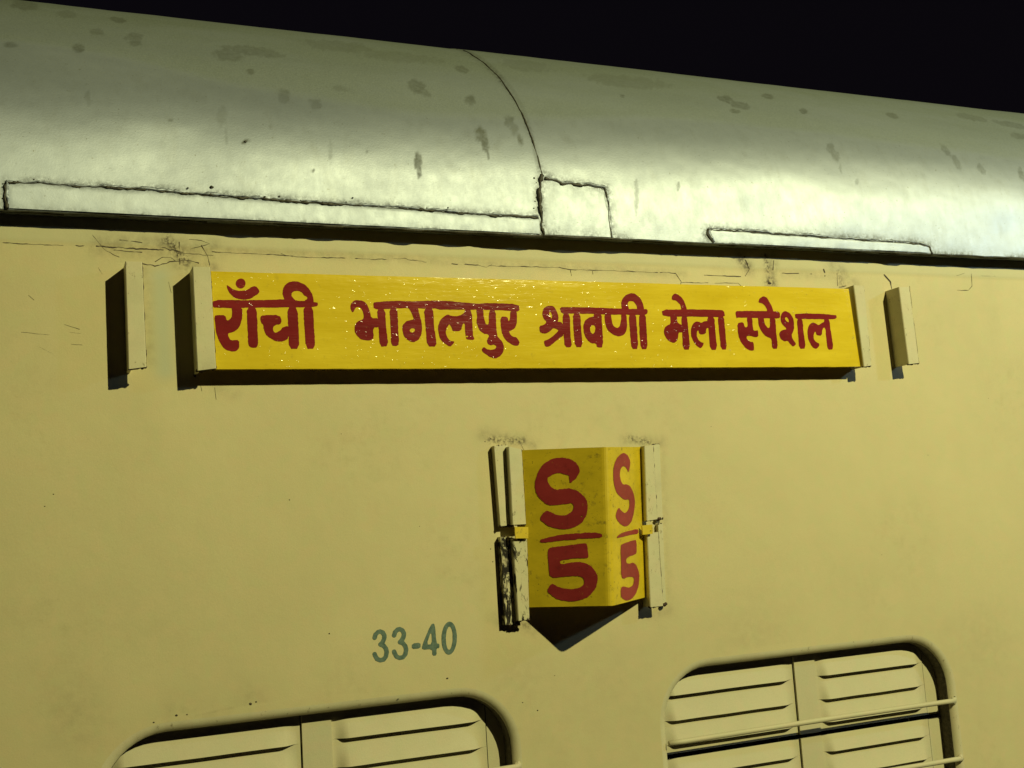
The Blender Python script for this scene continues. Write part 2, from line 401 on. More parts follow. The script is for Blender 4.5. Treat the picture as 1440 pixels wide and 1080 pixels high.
# dust line: everything above is matt with dirt, below is cleaner paint
bound = 0.235 + 0.05 * (fbm(XXf * 1.7, 0 * XXf, 21, 3) - 0.5) * 2 - 0.010 * (XXf - 1) 
grime = sstep(-0.012, 0.035, TTf - bound) * 0.82 + 0.20 * sstep(0.08, 0.30, TTf - bound)
grime = np.maximum(grime, 0.45 * sstep(0.12, 0.28, TTf + 0.03 * (fbm(XXf * 5, TTf * 14, 8) - .5)))
stain = np.zeros(len(flat))
blots = [(16, 63, 9, 5, 0, .5), (110, 68, 8, 6, .1, .7), (135, 45, 11, 5, .1, .5), (165, 28, 11, 4, .15, .7), (188, 52, 14, 6, .1, .5), (190, 60, 9, 5, .1, .5), (124, 136, 3, 13, -.15, .5), (35, 8, 24, 6, .1, .6), (95, 20, 14, 5, .1, .4),
         (320, 78, 22, 9, .1, .45), (355, 72, 45, 7, .12, .45), (352, 101, 6, 4, .2, .7), (399, 134, 9, 11, 0, .45), (444, 145, 9, 8, 0, .35), (585, 122, 12, 10, .5, .6), (597, 130, 10, 5, .5, .5), (312, 164, 8, 14, 0, .40), (345, 199, 6, 1.8, -.2, 1), (588, 228, 5, 14, 0, .9), (589, 240, 3.5, 10, 0, .9),
         (676, 190, 8, 12, -.25, .95), (682, 203, 5, 10, -.2, .9), (686, 215, 2, 8, -.1, .9), (648, 97, 11, 5, .25, .65), (661, 141, 8, 7, .4, .7), (716, 170, 7, 8, .2, .7), (723, 182, 5, 10, -.2, .7), (731, 196, 3, 9, -.3, .9), (318, 190, 2, 14, 0, .3), (465, 210, 3, 18, 0, .22), (480, 125, 12, 4, .1, .3),
         (1020, 139, 10, 5, .3, .75), (1040, 148, 15, 5, .25, .6), (1034, 156, 8, 3, .1, .7), (1080, 136, 9, 4, .25, .7), (1130, 156, 7, 4, .35, .7), (1254, 163, 10, 4, .35, .6), (1168, 208, 5, 9, -.4, .6), (1175, 219, 5, 9, -.4, .6), (1182, 238, 1.6, 6, -.2, .5), (1330, 212, 4, 12, -.6, .5), (1345, 228, 4, 12, -.5, .5), (1380, 238, 4, 9, -.5, .6), (1436, 245, 4, 10, -.4, .7),
         (1365, 165, 26, 4, .2, .45), (1420, 175, 26, 4, .2, .5), (1434, 192, 14, 4, .2, .5), (880, 115, 60, 9, .1, .35), (740, 92, 40, 8, .1, .30), (475, 65, 50, 8, .1, .35), (560, 80, 60, 7, .1, .3), (895, 275, 3, 30, 0, .25), (954, 262, 2, 6, 0, .4), (875, 135, 4, 3, 0, .7), (1205, 255, 3, 5, 0, .3), (240, 170, 3, 2, 0, .7), (380, 178, 3, 2, 0, .6), (440, 240, 2, 2, 0, .8), (516, 212, 2, 2, 0, .7)]
vis = (px > -60) & (px < 1500) & (TTf < 0.74)
for bx, by, rx, ry, an, a in blots:
    ca, sa = math.cos(an), math.sin(an); ux = (px - bx) * ca + (py - by) * sa; uy = -(px - bx) * sa + (py - by) * ca
    r = np.sqrt((ux / rx) ** 2 + (uy / ry) ** 2)
    near = vis & (r < 2.2)
    k = r[near] + 0.9 * (fbm(px[near] / 5, py[near] / 5, 31, 3) - 0.5)
    stain[near] = np.maximum(stain[near], a * (1 - sstep(0.75, 1.15, k)))
seams_px = {
    'rib': [(642, 66), (662, 76), (682, 90), (702, 109), (722, 138), (738, 168), (748, 195), (756, 222), (762, 246)],
    'drop': [(762, 246), (758, 268), (760, 290), (761, 312), (765, 336)],
    'left_top': [(8, 258), (60, 258), (110, 263), (150, 264), (215, 268), (250, 272), (330, 278), (400, 283), (480, 288), (560, 293), (640, 300), (757, 307)],
    'left_end': [(8, 258), (8, 275), (11, 296)],
    'mid': [(766, 250), (790, 258), (815, 260), (850, 265), (855, 290), (859, 338)],
    'right': [(1003, 342), (994, 330), (996, 323), (1040, 325), (1090, 330), (1130, 332), (1180, 336), (1240, 340), (1290, 343), (1308, 348), (1312, 364)]}
sdirt = np.zeros(len(flat))
for k, pl in seams_px.items():
    q = resample(pl, 6.0); wd = 4 if k == 'rib' else 8
    sel = np.flatnonzero(vis & (px > q[:, 0].min() - 30) & (px < q[:, 0].max() + 30) & (py > q[:, 1].min() - 30) & (py < q[:, 1].max() + 30))
    dd = np.full(len(sel), 1e9)
    for a, b_ in q: dd = np.minimum(dd, (px[sel] - a) ** 2 + (py[sel] - b_) ** 2)
    v = np.exp(-dd / wd ** 2) * (0.25 + 0.75 * vn(px[sel] / 22, py[sel] / 22, 40))
    sdirt[sel] = np.maximum(sdirt[sel], v)
sdirt = np.maximum(sdirt, 0.8 * np.exp(-TTf / 0.006) * sstep(0.35, 0.7, vn(XXf * 14, 0 * XXf, 44)))
sdirt = np.maximum(sdirt, 0.9 * np.exp(-((px - 810) / 50) ** 2) * np.exp(-TTf / 0.010) * vis)
attr = np.stack([grime, stain, sdirt, np.ones_like(grime)], 1)
faces = []; 
ii = np.arange(npf - 1)[:, None] * nx + np.arange(nx - 1)[None, :]
quads = np.stack([ii, ii + 1, ii + nx + 1, ii + nx], -1).reshape(-1, 4)
faces = quads.tolist(); RVl = [flat]; fm = [0] * len(faces); sm = [True] * len(faces); nv = len(flat); at = [attr]
# lip: front edge turned under and back to the wall, on its own vertices so the fold stays sharp
lipA = RV[0].copy(); lipB = lipA.copy(); lipB[:, 2] -= 0.0018; lipB[:, 1] += 0.0012; lipC = lipB.copy(); lipC[:, 1] = 0.004; lipC[:, 2] += 0.003
lip = np.vstack([lipA, lipB, lipB, lipC]); RVl.append(lip); at.append(np.tile([0.5, 0, 0.55, 1], (len(lip), 1)))
for r0, r1 in ((0, 1), (2, 3)):
    for i in range(nx - 1): faces.append([nv + r0 * nx + i + 1, nv + r0 * nx + i, nv + r1 * nx + i, nv + r1 * nx + i + 1]); fm.append(0); sm.append(False)
nv += len(lip)
# far half of the roof, coarse
xf = np.array([X0, X1]); pf = PR[::6].copy() if (npf - 1) % 6 == 0 else np.vstack([PR[:-1:6], PR[-1:]])
fv = []
for y, z in pf:
    for x in xf: fv.append((x, 2 * ROOFY - y, EYE + z))
fv = np.array(fv); RVl.append(fv); at.append(np.tile([1.0, 0, 0, 1], (len(fv), 1)))
for i in range(len(pf) - 1): faces.append([nv + 2 * i + 1, nv + 2 * i, nv + 2 * i + 2, nv + 2 * i + 3]); fm.append(0); sm.append(True)
nv += len(fv)
# beads: lumpy black sealant lying along a line of the roof
def bead_mesh(pl, seed, r0, r1, jit, gap=0.0, lift=0.0003, step=2.2):
    q = resample(pl, step); n = len(q); t = np.arange(n) * step
    q = q + np.stack([jit * (fbm(t / 9, t * 0, seed, 3) - .5) * 2, jit * (fbm(t / 9, t * 0 + 9, seed + 3, 3) - .5) * 2], 1)
    p3 = to_roof(q, lift)
    k = fbm(t / 16, t * 0, seed + 7, 4); rad = r0 + (r1 - r0) * sstep(0.35, 0.75, k) * (0.55 + 0.9 * vn(t / 3.1, t * 0, seed + 2))
    return p3, rad
mbb = MB()
p3, rad = bead_mesh(seams_px['rib'], 11, 0.0010, 0.0019, 0.6); mbb.tube(p3, rad, 1, 6)
p3, rad = bead_mesh(seams_px['drop'], 12, 0.0018, 0.0052, 2.0); mbb.tube(p3, rad, 1, 6)
# ragged sealant under the eave lip
xe = np.arange(-0.15, 2.5, 0.004); ye = np.interp(xe, xs, RV[0, :, 1]); ze = np.interp(xe, xs, RV[0, :, 2])
re = 0.0006 + 0.0022 * sstep(0.50, 0.82, fbm(xe * 16, xe * 0, 61, 4)) + 0.0028 * np.exp(-((xe - to_roof([(810, 336)])[0, 0]) / 0.035) ** 2)
mbb.tube(np.stack([xe, ye + 0.0012, ze - 0.0012 - 0.4 * re], 1), re, 1, 6)
# hanging flakes that give the ragged shadow line
for k in range(46):
    x = rng.uniform(-0.1, 2.2); i = int(np.searchsorted(xs, x)); L = rng.uniform(0.02, 0.12)
    xx = np.linspace(x, x + L, 7); yy = np.interp(xx, xs, RV[0, :, 1]) + rng.uniform(0.002, 0.014); zz = np.interp(xx, xs, RV[0, :, 2])
    mbb.tube(np.stack([xx, yy, zz - 0.001], 1), 0.0004 + 0.0024 * rng.random(7), 1, 5)
crumbs = []
for key, n, sp in (('left_top', 26, 7), ('drop', 26, 7), ('mid', 30, 7), ('right', 22, 6), ('left_end', 8, 5)):
    q = resample(seams_px[key], 3)
    for k in range(n):
        a = q[rng.integers(len(q))] + rng.normal(0, sp, 2) * (0.8, 0.6); crumbs.append((a, rng.uniform(0.0005, 0.0018)))
for a in [(217, 285), (258, 280), (298, 263), (35, 284), (345, 199), (880, 300), (843, 277), (786, 279), (820, 317), (810, 316), (862, 326), (1016, 338), (1440, 232), (530, 305), (600, 300), (496, 278), (630, 292), (250, 296), (255, 298), (262, 297), (270, 299), (285, 297), (246, 297), (297, 298)]:
    crumbs.append((np.array(a, float), rng.uniform(0.0012, 0.0022)))
for a, r in crumbs:
    p = to_roof([a])[0]; mbb.blob(p, r, 1, int(rng.integers(1e6)), (1.3, 0.5, 1.0))
bv = np.vstack(mbb.v); RVl.append(bv); at.append(np.tile([0., 0, 0, 1], (len(bv), 1)))
faces += [[i + nv for i in f] for f in mbb.f]; fm += mbb.m; sm += mbb.s
roof = mesh_obj('roof', np.vstack(RVl), faces, [M_roof, M_bead], coach, sm, fm, np.vstack(at))

# patch plates riveted over the eave, each framed by its own line of sealant
def patch(top_pl, end_l, end_r, beads, seed):
    q = resample(top_pl, 5.0); tp = to_roof(q); rows = 9
    T0 = []
    for p in tp: T0.append(p)
    T0 = np.array(T0); V = []; n = len(T0)
    zb = EYE + PR[0, 1] + 0.0008
    for r in range(rows):
        u = r / (rows - 1)
        for i in range(n):
            z = T0[i, 2] * (1 - u) + zb * u
            yz = np.interp(z - EYE, PR[:60, 1], PR[:60, 0])
            x = T0[i, 0] + (end_l * (1 - i / (n - 1)) + end_r * (i / (n - 1))) * u
            b_ = 0.0016 if 0 < r and 0 < i < n - 1 else 0.0008
            dz = 0.0016 * (fbm(x * 22, z * 34, seed, 3) - .5)
            V.append((x, yz - b_ - dz, z))
    V = np.array(V); f = []
    for r in range(rows - 1):
        for i in range(n - 1): a = r * n + i; f.append([a + n, a + n + 1, a + 1, a])
    pxx, pyy = project(V); 
    a0 = np.zeros((len(V), 4)); a0[:, 3] = 1
    rr = np.repeat(np.arange(rows), n) / (rows - 1)
    a0[:, 2] = np.clip(0.75 * np.exp(-rr / 0.10) + 0.6 * np.exp(-(1 - rr) / 0.10), 0, 1) * vn(V[:, 0] * 60, V[:, 2] * 60, seed)
    m = MB()
    for j, (pl, r0, r1, jit) in enumerate(beads):
        p3, rad = bead_mesh(pl, seed + 5 * j, r0, r1, jit, lift=0.0012); m.tube(p3, rad, 1, 6)
    for j, (pl, r0, r1, jit) in enumerate(beads):       # lumpy weld run, painted over with the roof, beside each dark line
        p3, rad = bead_mesh([(x_ + (1.6 if abs(pl[0][0] - pl[-1][0]) < 30 else 0), y_ - 2.0) for x_, y_ in pl], seed + 40 + j, 0.0012, 0.0034, jit * 0.8, lift=0.0004, step=1.8); m.tube(p3, rad, 0, 7)
    nv0 = len(V); bv = np.vstack(m.v)
    ba = np.zeros((len(bv), 4)); ba[:, 3] = 1; ba[:, 2] = 0.75 * vn(bv[:, 0] * 90, bv[:, 2] * 90, seed + 1)
    aa = np.vstack([a0, ba])
    return mesh_obj('patch_plate', np.vstack([V, bv]), f + [[i + nv0 for i in q_] for q_ in m.f], [M_roof, M_bead], roof, [True] * len(f) + m.s, [0] * len(f) + m.m, aa)
patch(seams_px['left_top'], 0.002, 0.0, [(seams_px['left_top'], 0.0007, 0.0028, 1.9), (seams_px['left_end'], 0.0014, 0.0036, 2.0)], 71)
patch([(766, 251), (790, 257), (815, 260), (850, 265)], 0.0, 0.002, [(seams_px['mid'][:4], 0.0008, 0.0032, 2.4), (seams_px['mid'][3:], 0.0009, 0.0021, 1.4)], 83)
patch([(996, 323), (1040, 325), (1090, 330), (1130, 332), (1180, 336), (1240, 340), (1290, 343), (1306, 346)], 0.006, 0.002, [(seams_px['right'][:3], 0.0013, 0.0030, 1.2), (seams_px['right'][2:], 0.0006, 0.0019, 1.7)], 97)

# ---- side wall with its two window openings
PITCH = 0.893
wr = P1(1339, 1000, 0)[0]; wl = P1(941, 1040, 0)[0]
wtop = P1(1120, 923.5, 0)[2]
WIN = [(wl - PITCH, wr - PITCH), (wl, wr)]
WH = 0.60; RC = 0.088; ROLL = 0.015; RECESS = 0.036
def rr_loop(xa, xb, zt, zb, r, n=10):
    L = []
    for cx, cz, a0 in ((xb - r, zt - r, 90), (xb - r, zb + r, 0), (xa + r, zb + r, -90), (xa + r, zt - r, -180)):
        for k in range(n + 1):
            a = math.radians(a0 - 90 * k / n); L.append((cx + r * math.cos(a), cz + r * math.sin(a)))
    return np.array(L)
ZTOP = EYE + PR[0, 1] + 0.03
ZBOT = EYE - 1.15
zs0 = wtop + ROLL + 0.012
gx = np.r_[np.linspace(X0, -0.1, 8)[:-1], np.linspace(-0.1, 2.15, 640), np.linspace(2.15, X1, 8)[1:]]
gz = np.linspace(zs0, ZTOP, 220)
GX, GZ = np.meshgrid(gx, gz)
fade = sstep(0, 0.06, GZ - zs0)
zc = P1(640, 362, 0)[2]                                  # slightly proud strip above the sheet joint
def wall_y(x, z):
    y = -sstep(0, 0.06, z - zs0) * 0.0012 * (fbm(x * 2.2, z * 3, 101, 3) - 0.5) * 2
    return y - 0.0008 * sstep(-0.003, 0.003, z - (zc + 0.002 * (vn(x * 9, 0 * x, 4) - .5)))
def to_wall(p, lift):
    q = P(p, 0.0)
    for _ in range(3):
        y = wall_y(q[:, 0], q[:, 2]) - lift
        d = ray(p); q = CAM + d * ((y + D) / d[:, 1])[:, None]
    return q
yw = wall_y(GX, GZ)
WV = np.stack([GX, yw, GZ], -1).reshape(-1, 3)
px, py = project(WV); vis = (px > -80) & (px < 1520)
def near_line(pl, wd):
    q = resample(pl, 5.0); dd = np.full(len(WV), 1e9)
    sel = np.flatnonzero(vis & (px > q[:, 0].min() - 4 * wd) & (px < q[:, 0].max() + 4 * wd) & (py > q[:, 1].min() - 4 * wd) & (py < q[:, 1].max() + 4 * wd))
    for a, b_ in q: dd[sel] = np.minimum(dd[sel], (px[sel] - a) ** 2 + (py[sel] - b_) ** 2)
    return np.exp(-dd / wd ** 2)
g0 = np.zeros(len(WV)); k0 = np.zeros(len(WV)); p0 = np.zeros(len(WV))
for pl, wd, a in [([(140, 345), (300, 352)], 16, .6), ([(230, 340), (262, 372)], 14, .8), ([(300, 352), (760, 374)], 6, .45), ([(760, 374), (960, 385)], 6, .45), ([(1040, 360), (1055, 380)], 9, .8), ([(1084, 362), (1086, 400)], 9, .8), ([(1090, 385), (1170, 388)], 7, .35), ([(1180, 378), (1200, 400)], 9, .5), ([(250, 372), (300, 376)], 10, .6),
                  ([(205, 380), (210, 510)], 9, .35), ([(680, 610), (750, 625)], 10, .5), ([(880, 618), (930, 622)], 9, .5), ([(696, 870), (750, 885)], 10, .4), ([(905, 865), (940, 860)], 8, .35), ([(1170, 372), (1185, 400)], 9, .5), ([(300, 540), (330, 555)], 9, .3), ([(930, 620), (940, 860)], 6, .25)]:
    g0 = np.maximum(g0, a * near_line(pl, wd))
for pl, wd, a in [([(235, 338), (262, 368)], 7, .85), ([(1076, 360), (1084, 396)], 4, .8), ([(1082, 397), (1084, 399)], 6, 1), ([(1042, 365), (1050, 375)], 5, .8), ([(690, 618), (735, 620)], 5, .8), ([(885, 616), (912, 622)], 4, .8), ([(1180, 382), (1183, 402)], 3, .6), ([(704, 872), (745, 880)], 4, .5)]:
    k0 = np.maximum(k0, a * near_line(pl, wd))
p0 = 0.85 * near_line([(225, 390), (232, 520)], 16)
p0 = np.maximum(p0, 0.35 * sstep(-0.003, 0.003, WV[:, 2] - zc) * vis)
nxg = len(gx); ii = np.arange(len(gz) - 1)[:, None] * nxg + np.arange(nxg - 1)[None, :]
wf = np.stack([ii, ii + 1, ii + nxg + 1, ii + nxg], -1).reshape(-1, 4).tolist()
wvl = [WV]; wat = [np.stack([g0, k0, p0, np.ones_like(g0)], 1)]; wfm = [0] * len(wf); nv = len(WV); wsm = [True] * len(wf)
# lower sheet: triangulated round the openings
pts = []; edges = []
def addloop(L):
    s = len(pts); n = len(L)
    for q in L: pts.append(Vector((float(q[0]), float(q[1]))))
    for i in range(n): edges.append((s + i, s + (i + 1) % n))
addloop([(x, zs0) for x in gx] + [(X1, ZBOT), (X0, ZBOT)])
holes = [rr_loop(a - ROLL, b_ + ROLL, wtop + ROLL, wtop - WH - ROLL, RC + ROLL) for a, b_ in WIN]
for h in holes: addloop(h)
def inside(L, x, z):
    c = False; n = len(L)
    for i in range(n):
        (x1, z1), (x2, z2) = L[i], L[(i + 1) % n]
        if (z1 > z) != (z2 > z) and x < (x2 - x1) * (z - z1) / (z2 - z1) + x1: c = not c
    return c
for x in np.arange(-0.1, 2.2, 0.02):
    for z in np.arange(zs0 - 0.018, zs0 - 0.62, -0.02):
        xx = x + rng.uniform(-.003, .003); zz = z + rng.uniform(-.003, .003)
        if not any((h[:, 0].min() - .008 < xx < h[:, 0].max() + .008) and (h[:, 1].min() - .008 < zz < h[:, 1].max() + .008) for h in holes):
            pts.append(Vector((xx, zz)))
ov, oe, of, _, _, _ = geometry.delaunay_2d_cdt(pts, edges, [], 0, 1e-7)
ov = np.array([(v.x, 0.0, v.y) for v in ov])
keep = []
for f in of:
    c = ov[list(f)].mean(0)
    if not any(inside(h, c[0], c[2]) for h in holes):
        a, b_, c_ = ov[f[0]], ov[f[1]], ov[f[2]]
        nrm = (b_[0] - a[0]) * (c_[2] - a[2]) - (b_[2] - a[2]) * (c_[0] - a[0])
        keep.append(list(f) if nrm > 0 else list(f)[::-1])
lpx, lpy = project(ov)
SMUDGE = [(105, 1005, 50, .5), (352, 990, 26, .6), (255, 1008, 34, .45), (1060, 902, 60, .30), (480, 955, 40, .22), (735, 955, 45, .30), (1385, 900, 60, .22), (850, 960, 60, .2)]
lg = np.zeros(len(ov))
for bx, by, r_, a_ in SMUDGE:
    lg = np.maximum(lg, 0.5 * a_ * np.exp(-((lpx - bx) ** 2 + (lpy - by) ** 2) / r_ ** 2))
    wat[0][:, 0] = np.maximum(wat[0][:, 0], 0.5 * a_ * np.exp(-((px - bx) ** 2 + (py - by) ** 2) / r_ ** 2) * (np.abs(px - bx) < 400))
lat = np.stack([lg, lg * 0, lg * 0, lg * 0 + 1], 1)
wvl.append(ov); wat.append(lat); wf += [[i + nv for i in f] for f in keep]; wfm += [0] * len(keep); wsm += [False] * len(keep); nv += len(ov)
# cracks in the paint: thin dark ribbons a hair above the sheet
def crack(pl, w0, w1, seed, jit=0.8, gap=0.0):
    global nv
    q = resample(pl, 1.6); n = len(q); t = np.arange(n) * 1.6
    q = q + np.stack([0 * t, jit * (fbm(t / 7, t * 0, seed, 3) - .5) * 2], 1)
    wd = (w0 + (w1 - w0) * sstep(.35, .75, fbm(t / 10, t * 0, seed + 4, 3)))
    wd = np.where(vn(t / 14, t * 0, seed + 8) < gap, 0.02, wd)
    tg = np.gradient(q, axis=0); tg /= np.linalg.norm(tg, axis=1)[:, None]; nn = np.stack([-tg[:, 1], tg[:, 0]], 1)
    A = to_wall(q + nn * wd[:, None] * .5, 0.0003); B = to_wall(q - nn * wd[:, None] * .5, 0.0003)
    v = np.vstack([A, B]); wvl.append(v); wat.append(np.tile([0, 0, 0, 1.], (len(v), 1)))
    for i in range(n - 1): wf.append([nv + i, nv + i + 1, nv + n + i + 1, nv + n + i]); wfm.append(1); wsm.append(False)
    nv += len(v)
for k, (pl, w0, w1, j, g) in enumerate([
    ([(0, 341), (60, 344), (130, 346)], .5, 1.4, .7, .35), ([(135, 346), (165, 348), (230, 352)], .8, 2.2, 1.2, .1), ([(160, 352), (200, 355)], .5, 1.5, .8, .2), ([(168, 337), (200, 341)], .6, 1.6, .6, .1),
    ([(225, 348), (262, 356), (300, 360)], .6, 1.8, 1.5, .1), ([(252, 340), (253, 372)], .6, 1.6, .8, .1), ([(244, 342), (250, 360)], .6, 1.4, .8, 0), ([(200, 371), (218, 374), (240, 368), (262, 366), (280, 370)], .7, 1.8, 1.3, .1), ([(218, 368), (228, 362), (240, 362), (248, 368)], .5, 1.3, .4, 0), ([(283, 345), (292, 360), (295, 373)], .5, 1.5, .6, 0), ([(130, 330), (148, 352), (168, 362)], .3, .8, .8, .3), ([(262, 336), (282, 338), (295, 343), (268, 350)], .4, 1.0, .5, .2),
    ([(298, 354), (380, 358), (440, 362), (520, 364)], .4, 1.4, .8, .2), ([(395, 357), (412, 361)], .6, 1.4, 1.0, 0), ([(520, 365), (570, 364), (600, 368)], .3, 1.0, 1.6, .3), ([(635, 371), (700, 374), (786, 376)], .4, 1.4, .8, .2), ([(670, 372), (684, 376), (692, 372)], .4, 1.0, .4, 0), ([(786, 376), (800, 379), (870, 381), (950, 384)], .4, 1.3, .8, .15), ([(950, 384), (958, 396), (957, 401)], .6, 1.4, .3, 0), ([(958, 397), (1000, 398), (1038, 398), (1046, 406)], .5, 1.2, .7, .1), ([(990, 387), (1042, 389)], .8, 1.6, .4, 0), ([(802, 380), (804, 388)], .4, 1, .3, 0), ([(833, 381), (834, 386)], .4, 1, .3, 0),
    ([(1100, 384), (1142, 385)], .4, 1.3, 1.0, .3), ([(1046, 362), (1054, 378), (1048, 388)], .8, 2.0, 1.0, .2), ([(1088, 366), (1087, 380)], .8, 1.8, .6, .1), ([(1158, 378), (1160, 384)], 1.2, 2.6, .6, 0), ([(1177, 384), (1178, 402)], .6, 1.2, .4, .2), ([(1180, 404), (1190, 402)], 1, 2.2, .5, 0), ([(1243, 386), (1252, 396), (1254, 406)], 1.2, 2.4, .3, 0), ([(1366, 384), (1367, 402), (1362, 408), (1346, 408)], .4, 1.1, .5, .15), ([(1345, 388), (1356, 384)], .4, .9, .3, 0), ([(1380, 388), (1400, 388)], .4, .9, .4, .3),
    ([(1279, 402), (1292, 506)], .3, .8, .3, .3), ([(90, 456), (112, 463)], .5, 1.6, .4, .1), ([(98, 467), (113, 469)], .4, 1.2, .4, .1), ([(30, 467), (70, 471)], .3, .8, .4, .3), ([(40, 415), (48, 422)], .3, .8, .3, 0), ([(55, 488), (75, 498)], .2, .7, .5, .3), ([(100, 484), (116, 485)], .3, .8, .3, .2), ([(302, 545), (304, 562)], .5, 1.2, .4, .1), ([(282, 541), (284, 550)], .4, 1, .3, 0), ([(138, 376), (144, 386)], .3, .8, .3, 0), ([(237, 396), (241, 412)], .3, .8, .3, 0), ([(730, 620), (738, 635)], .4, 1, .6, .1)]):
    q_ = .55 if k > 31 else 1.0
    crack(pl, w0 * .75 * q_, w1 * .85 * q_, 200 + 7 * k, j, g)
# specks and chips
mbs = MB()
for (a, r) in [((352, 990), 2.6), ((360, 987), 1.6), ((248, 1006), 2.2), ((263, 1005), 1.4), ((216, 1016), 1.4), ((629, 954), 2.0), ((560, 983), 1.3), ((463, 891), 1.5), ((756, 999), 1.4), ((407, 703), 1.2), ((75, 695), 1.1), ((63, 712), 1.0), ((1082, 398), 4.0), ((1051, 371), 2.4), ((1047, 361), 2.2), ((1305, 640), 1.0), ((690, 617), 1.3), ((682, 621), 1.1), ((735, 988), 1.2), ((1160, 388), 1.6), ((1000, 600), .8), ((480, 610), .8), ((780, 950), .9), ((690, 772), 1.3), ((693, 790), 1.3), ((1240, 780), .8), ((1390, 560), .8), ((590, 740), .8)]:
    mbs.blob(to_wall([a], 0.0)[0], r * 0.0008, 1, int(rng.integers(1e6)), (1.2, 0.35, 0.8))
v = np.vstack(mbs.v); wvl.append(v); wat.append(np.tile([0, 0, 0, 1.], (len(v), 1))); wf += [[i + nv for i in f] for f in mbs.f]; wfm += mbs.m; wsm += mbs.s; nv += len(v)
mesh_obj('side_wall', np.vstack(wvl), wf, [M_wall, M_crack], coach, wsm, wfm, np.vstack(wat))

# the rest of the body: ends, far side and floor
mb = MB(); YF = 2 * ROOFY
mb.add([(X0, YF, ZBOT), (X1, YF, ZBOT), (X1, YF, ZTOP), (X0, YF, ZTOP)], [[1, 0, 3, 2]])
for X, fl in ((X0, 1), (X1, 0)):
    loop = [(X, 0.0, ZBOT)] + [(X, y, EYE + z) for y, z in pf] + [(X, YF - y, EYE + z) for y, z in pf[::-1][1:]] + [(X, YF, ZBOT)]
    n = len(loop); mb.add(loop, [list(range(n)) if fl else list(range(n))[::-1]])
mb.add([(X0, 0, ZBOT), (X1, 0, ZBOT), (X1, YF, ZBOT), (X0, YF, ZBOT)], [[3, 2, 1, 0]])
mb.build('body_shell', [M_cream], coach)

# ---- windows
YS = RECESS - 0.004                 # plane of the steel shutters
lipz = [P1(1022, 968, YS - .007)[2], P1(1022, 1003, YS - .007)[2], P1(1022, 1037, YS - .007)[2]]
pitch_l = (lipz[0] - lipz[2]) / 2
gapz = P1(1122, 1036, YS)[2]
xsplit = P1(1119, 985, YS)[0]; xst = P1(1151, 985, YS)[0]; xrp = P1(1302, 985, YS)[0]
def louvre_panel(xa, xb, xla, xlb, zt, zb, lips, amp=0.0104, end=0.022):
    V = []; F = []
    xg = np.unique(np.r_[xa, np.linspace(xla, xla + end, 6), np.linspace(xla + end, xlb - end, 14), np.linspace(xlb - end, xlb, 6), xb])
    em = sstep(xla, xla + end, xg) * (1 - sstep(xlb - end, xlb, xg))
    tops = [zt] + lips; n = len(xg)
    for s, z1 in enumerate(lips + [zb]):
        z0 = tops[s]; last = s == len(lips); Lp = pitch_l * 0.92; rows = 11; base = len(V)
        for r in range(rows):
            u = r / (rows - 1)
            for i in range(n):
                z = z0 + (z1 - z0) * u
                k = 0.0 if last else np.clip(1 - (z - z1) / Lp, 0, 1)
                wob = 0.0007 * (vn(xg[i] * 18, s * 3.1, 77) - .5)
                V.append((xg[i], YS - (amp * em[i] * (k ** 1.15)), z + (wob if (r == rows - 1 and not last) else 0)))
        for r in range(rows - 1):
            for i in range(n - 1): a = base + r * n + i; F.append([a + n, a + n + 1, a + 1, a])
    return np.array(V), F
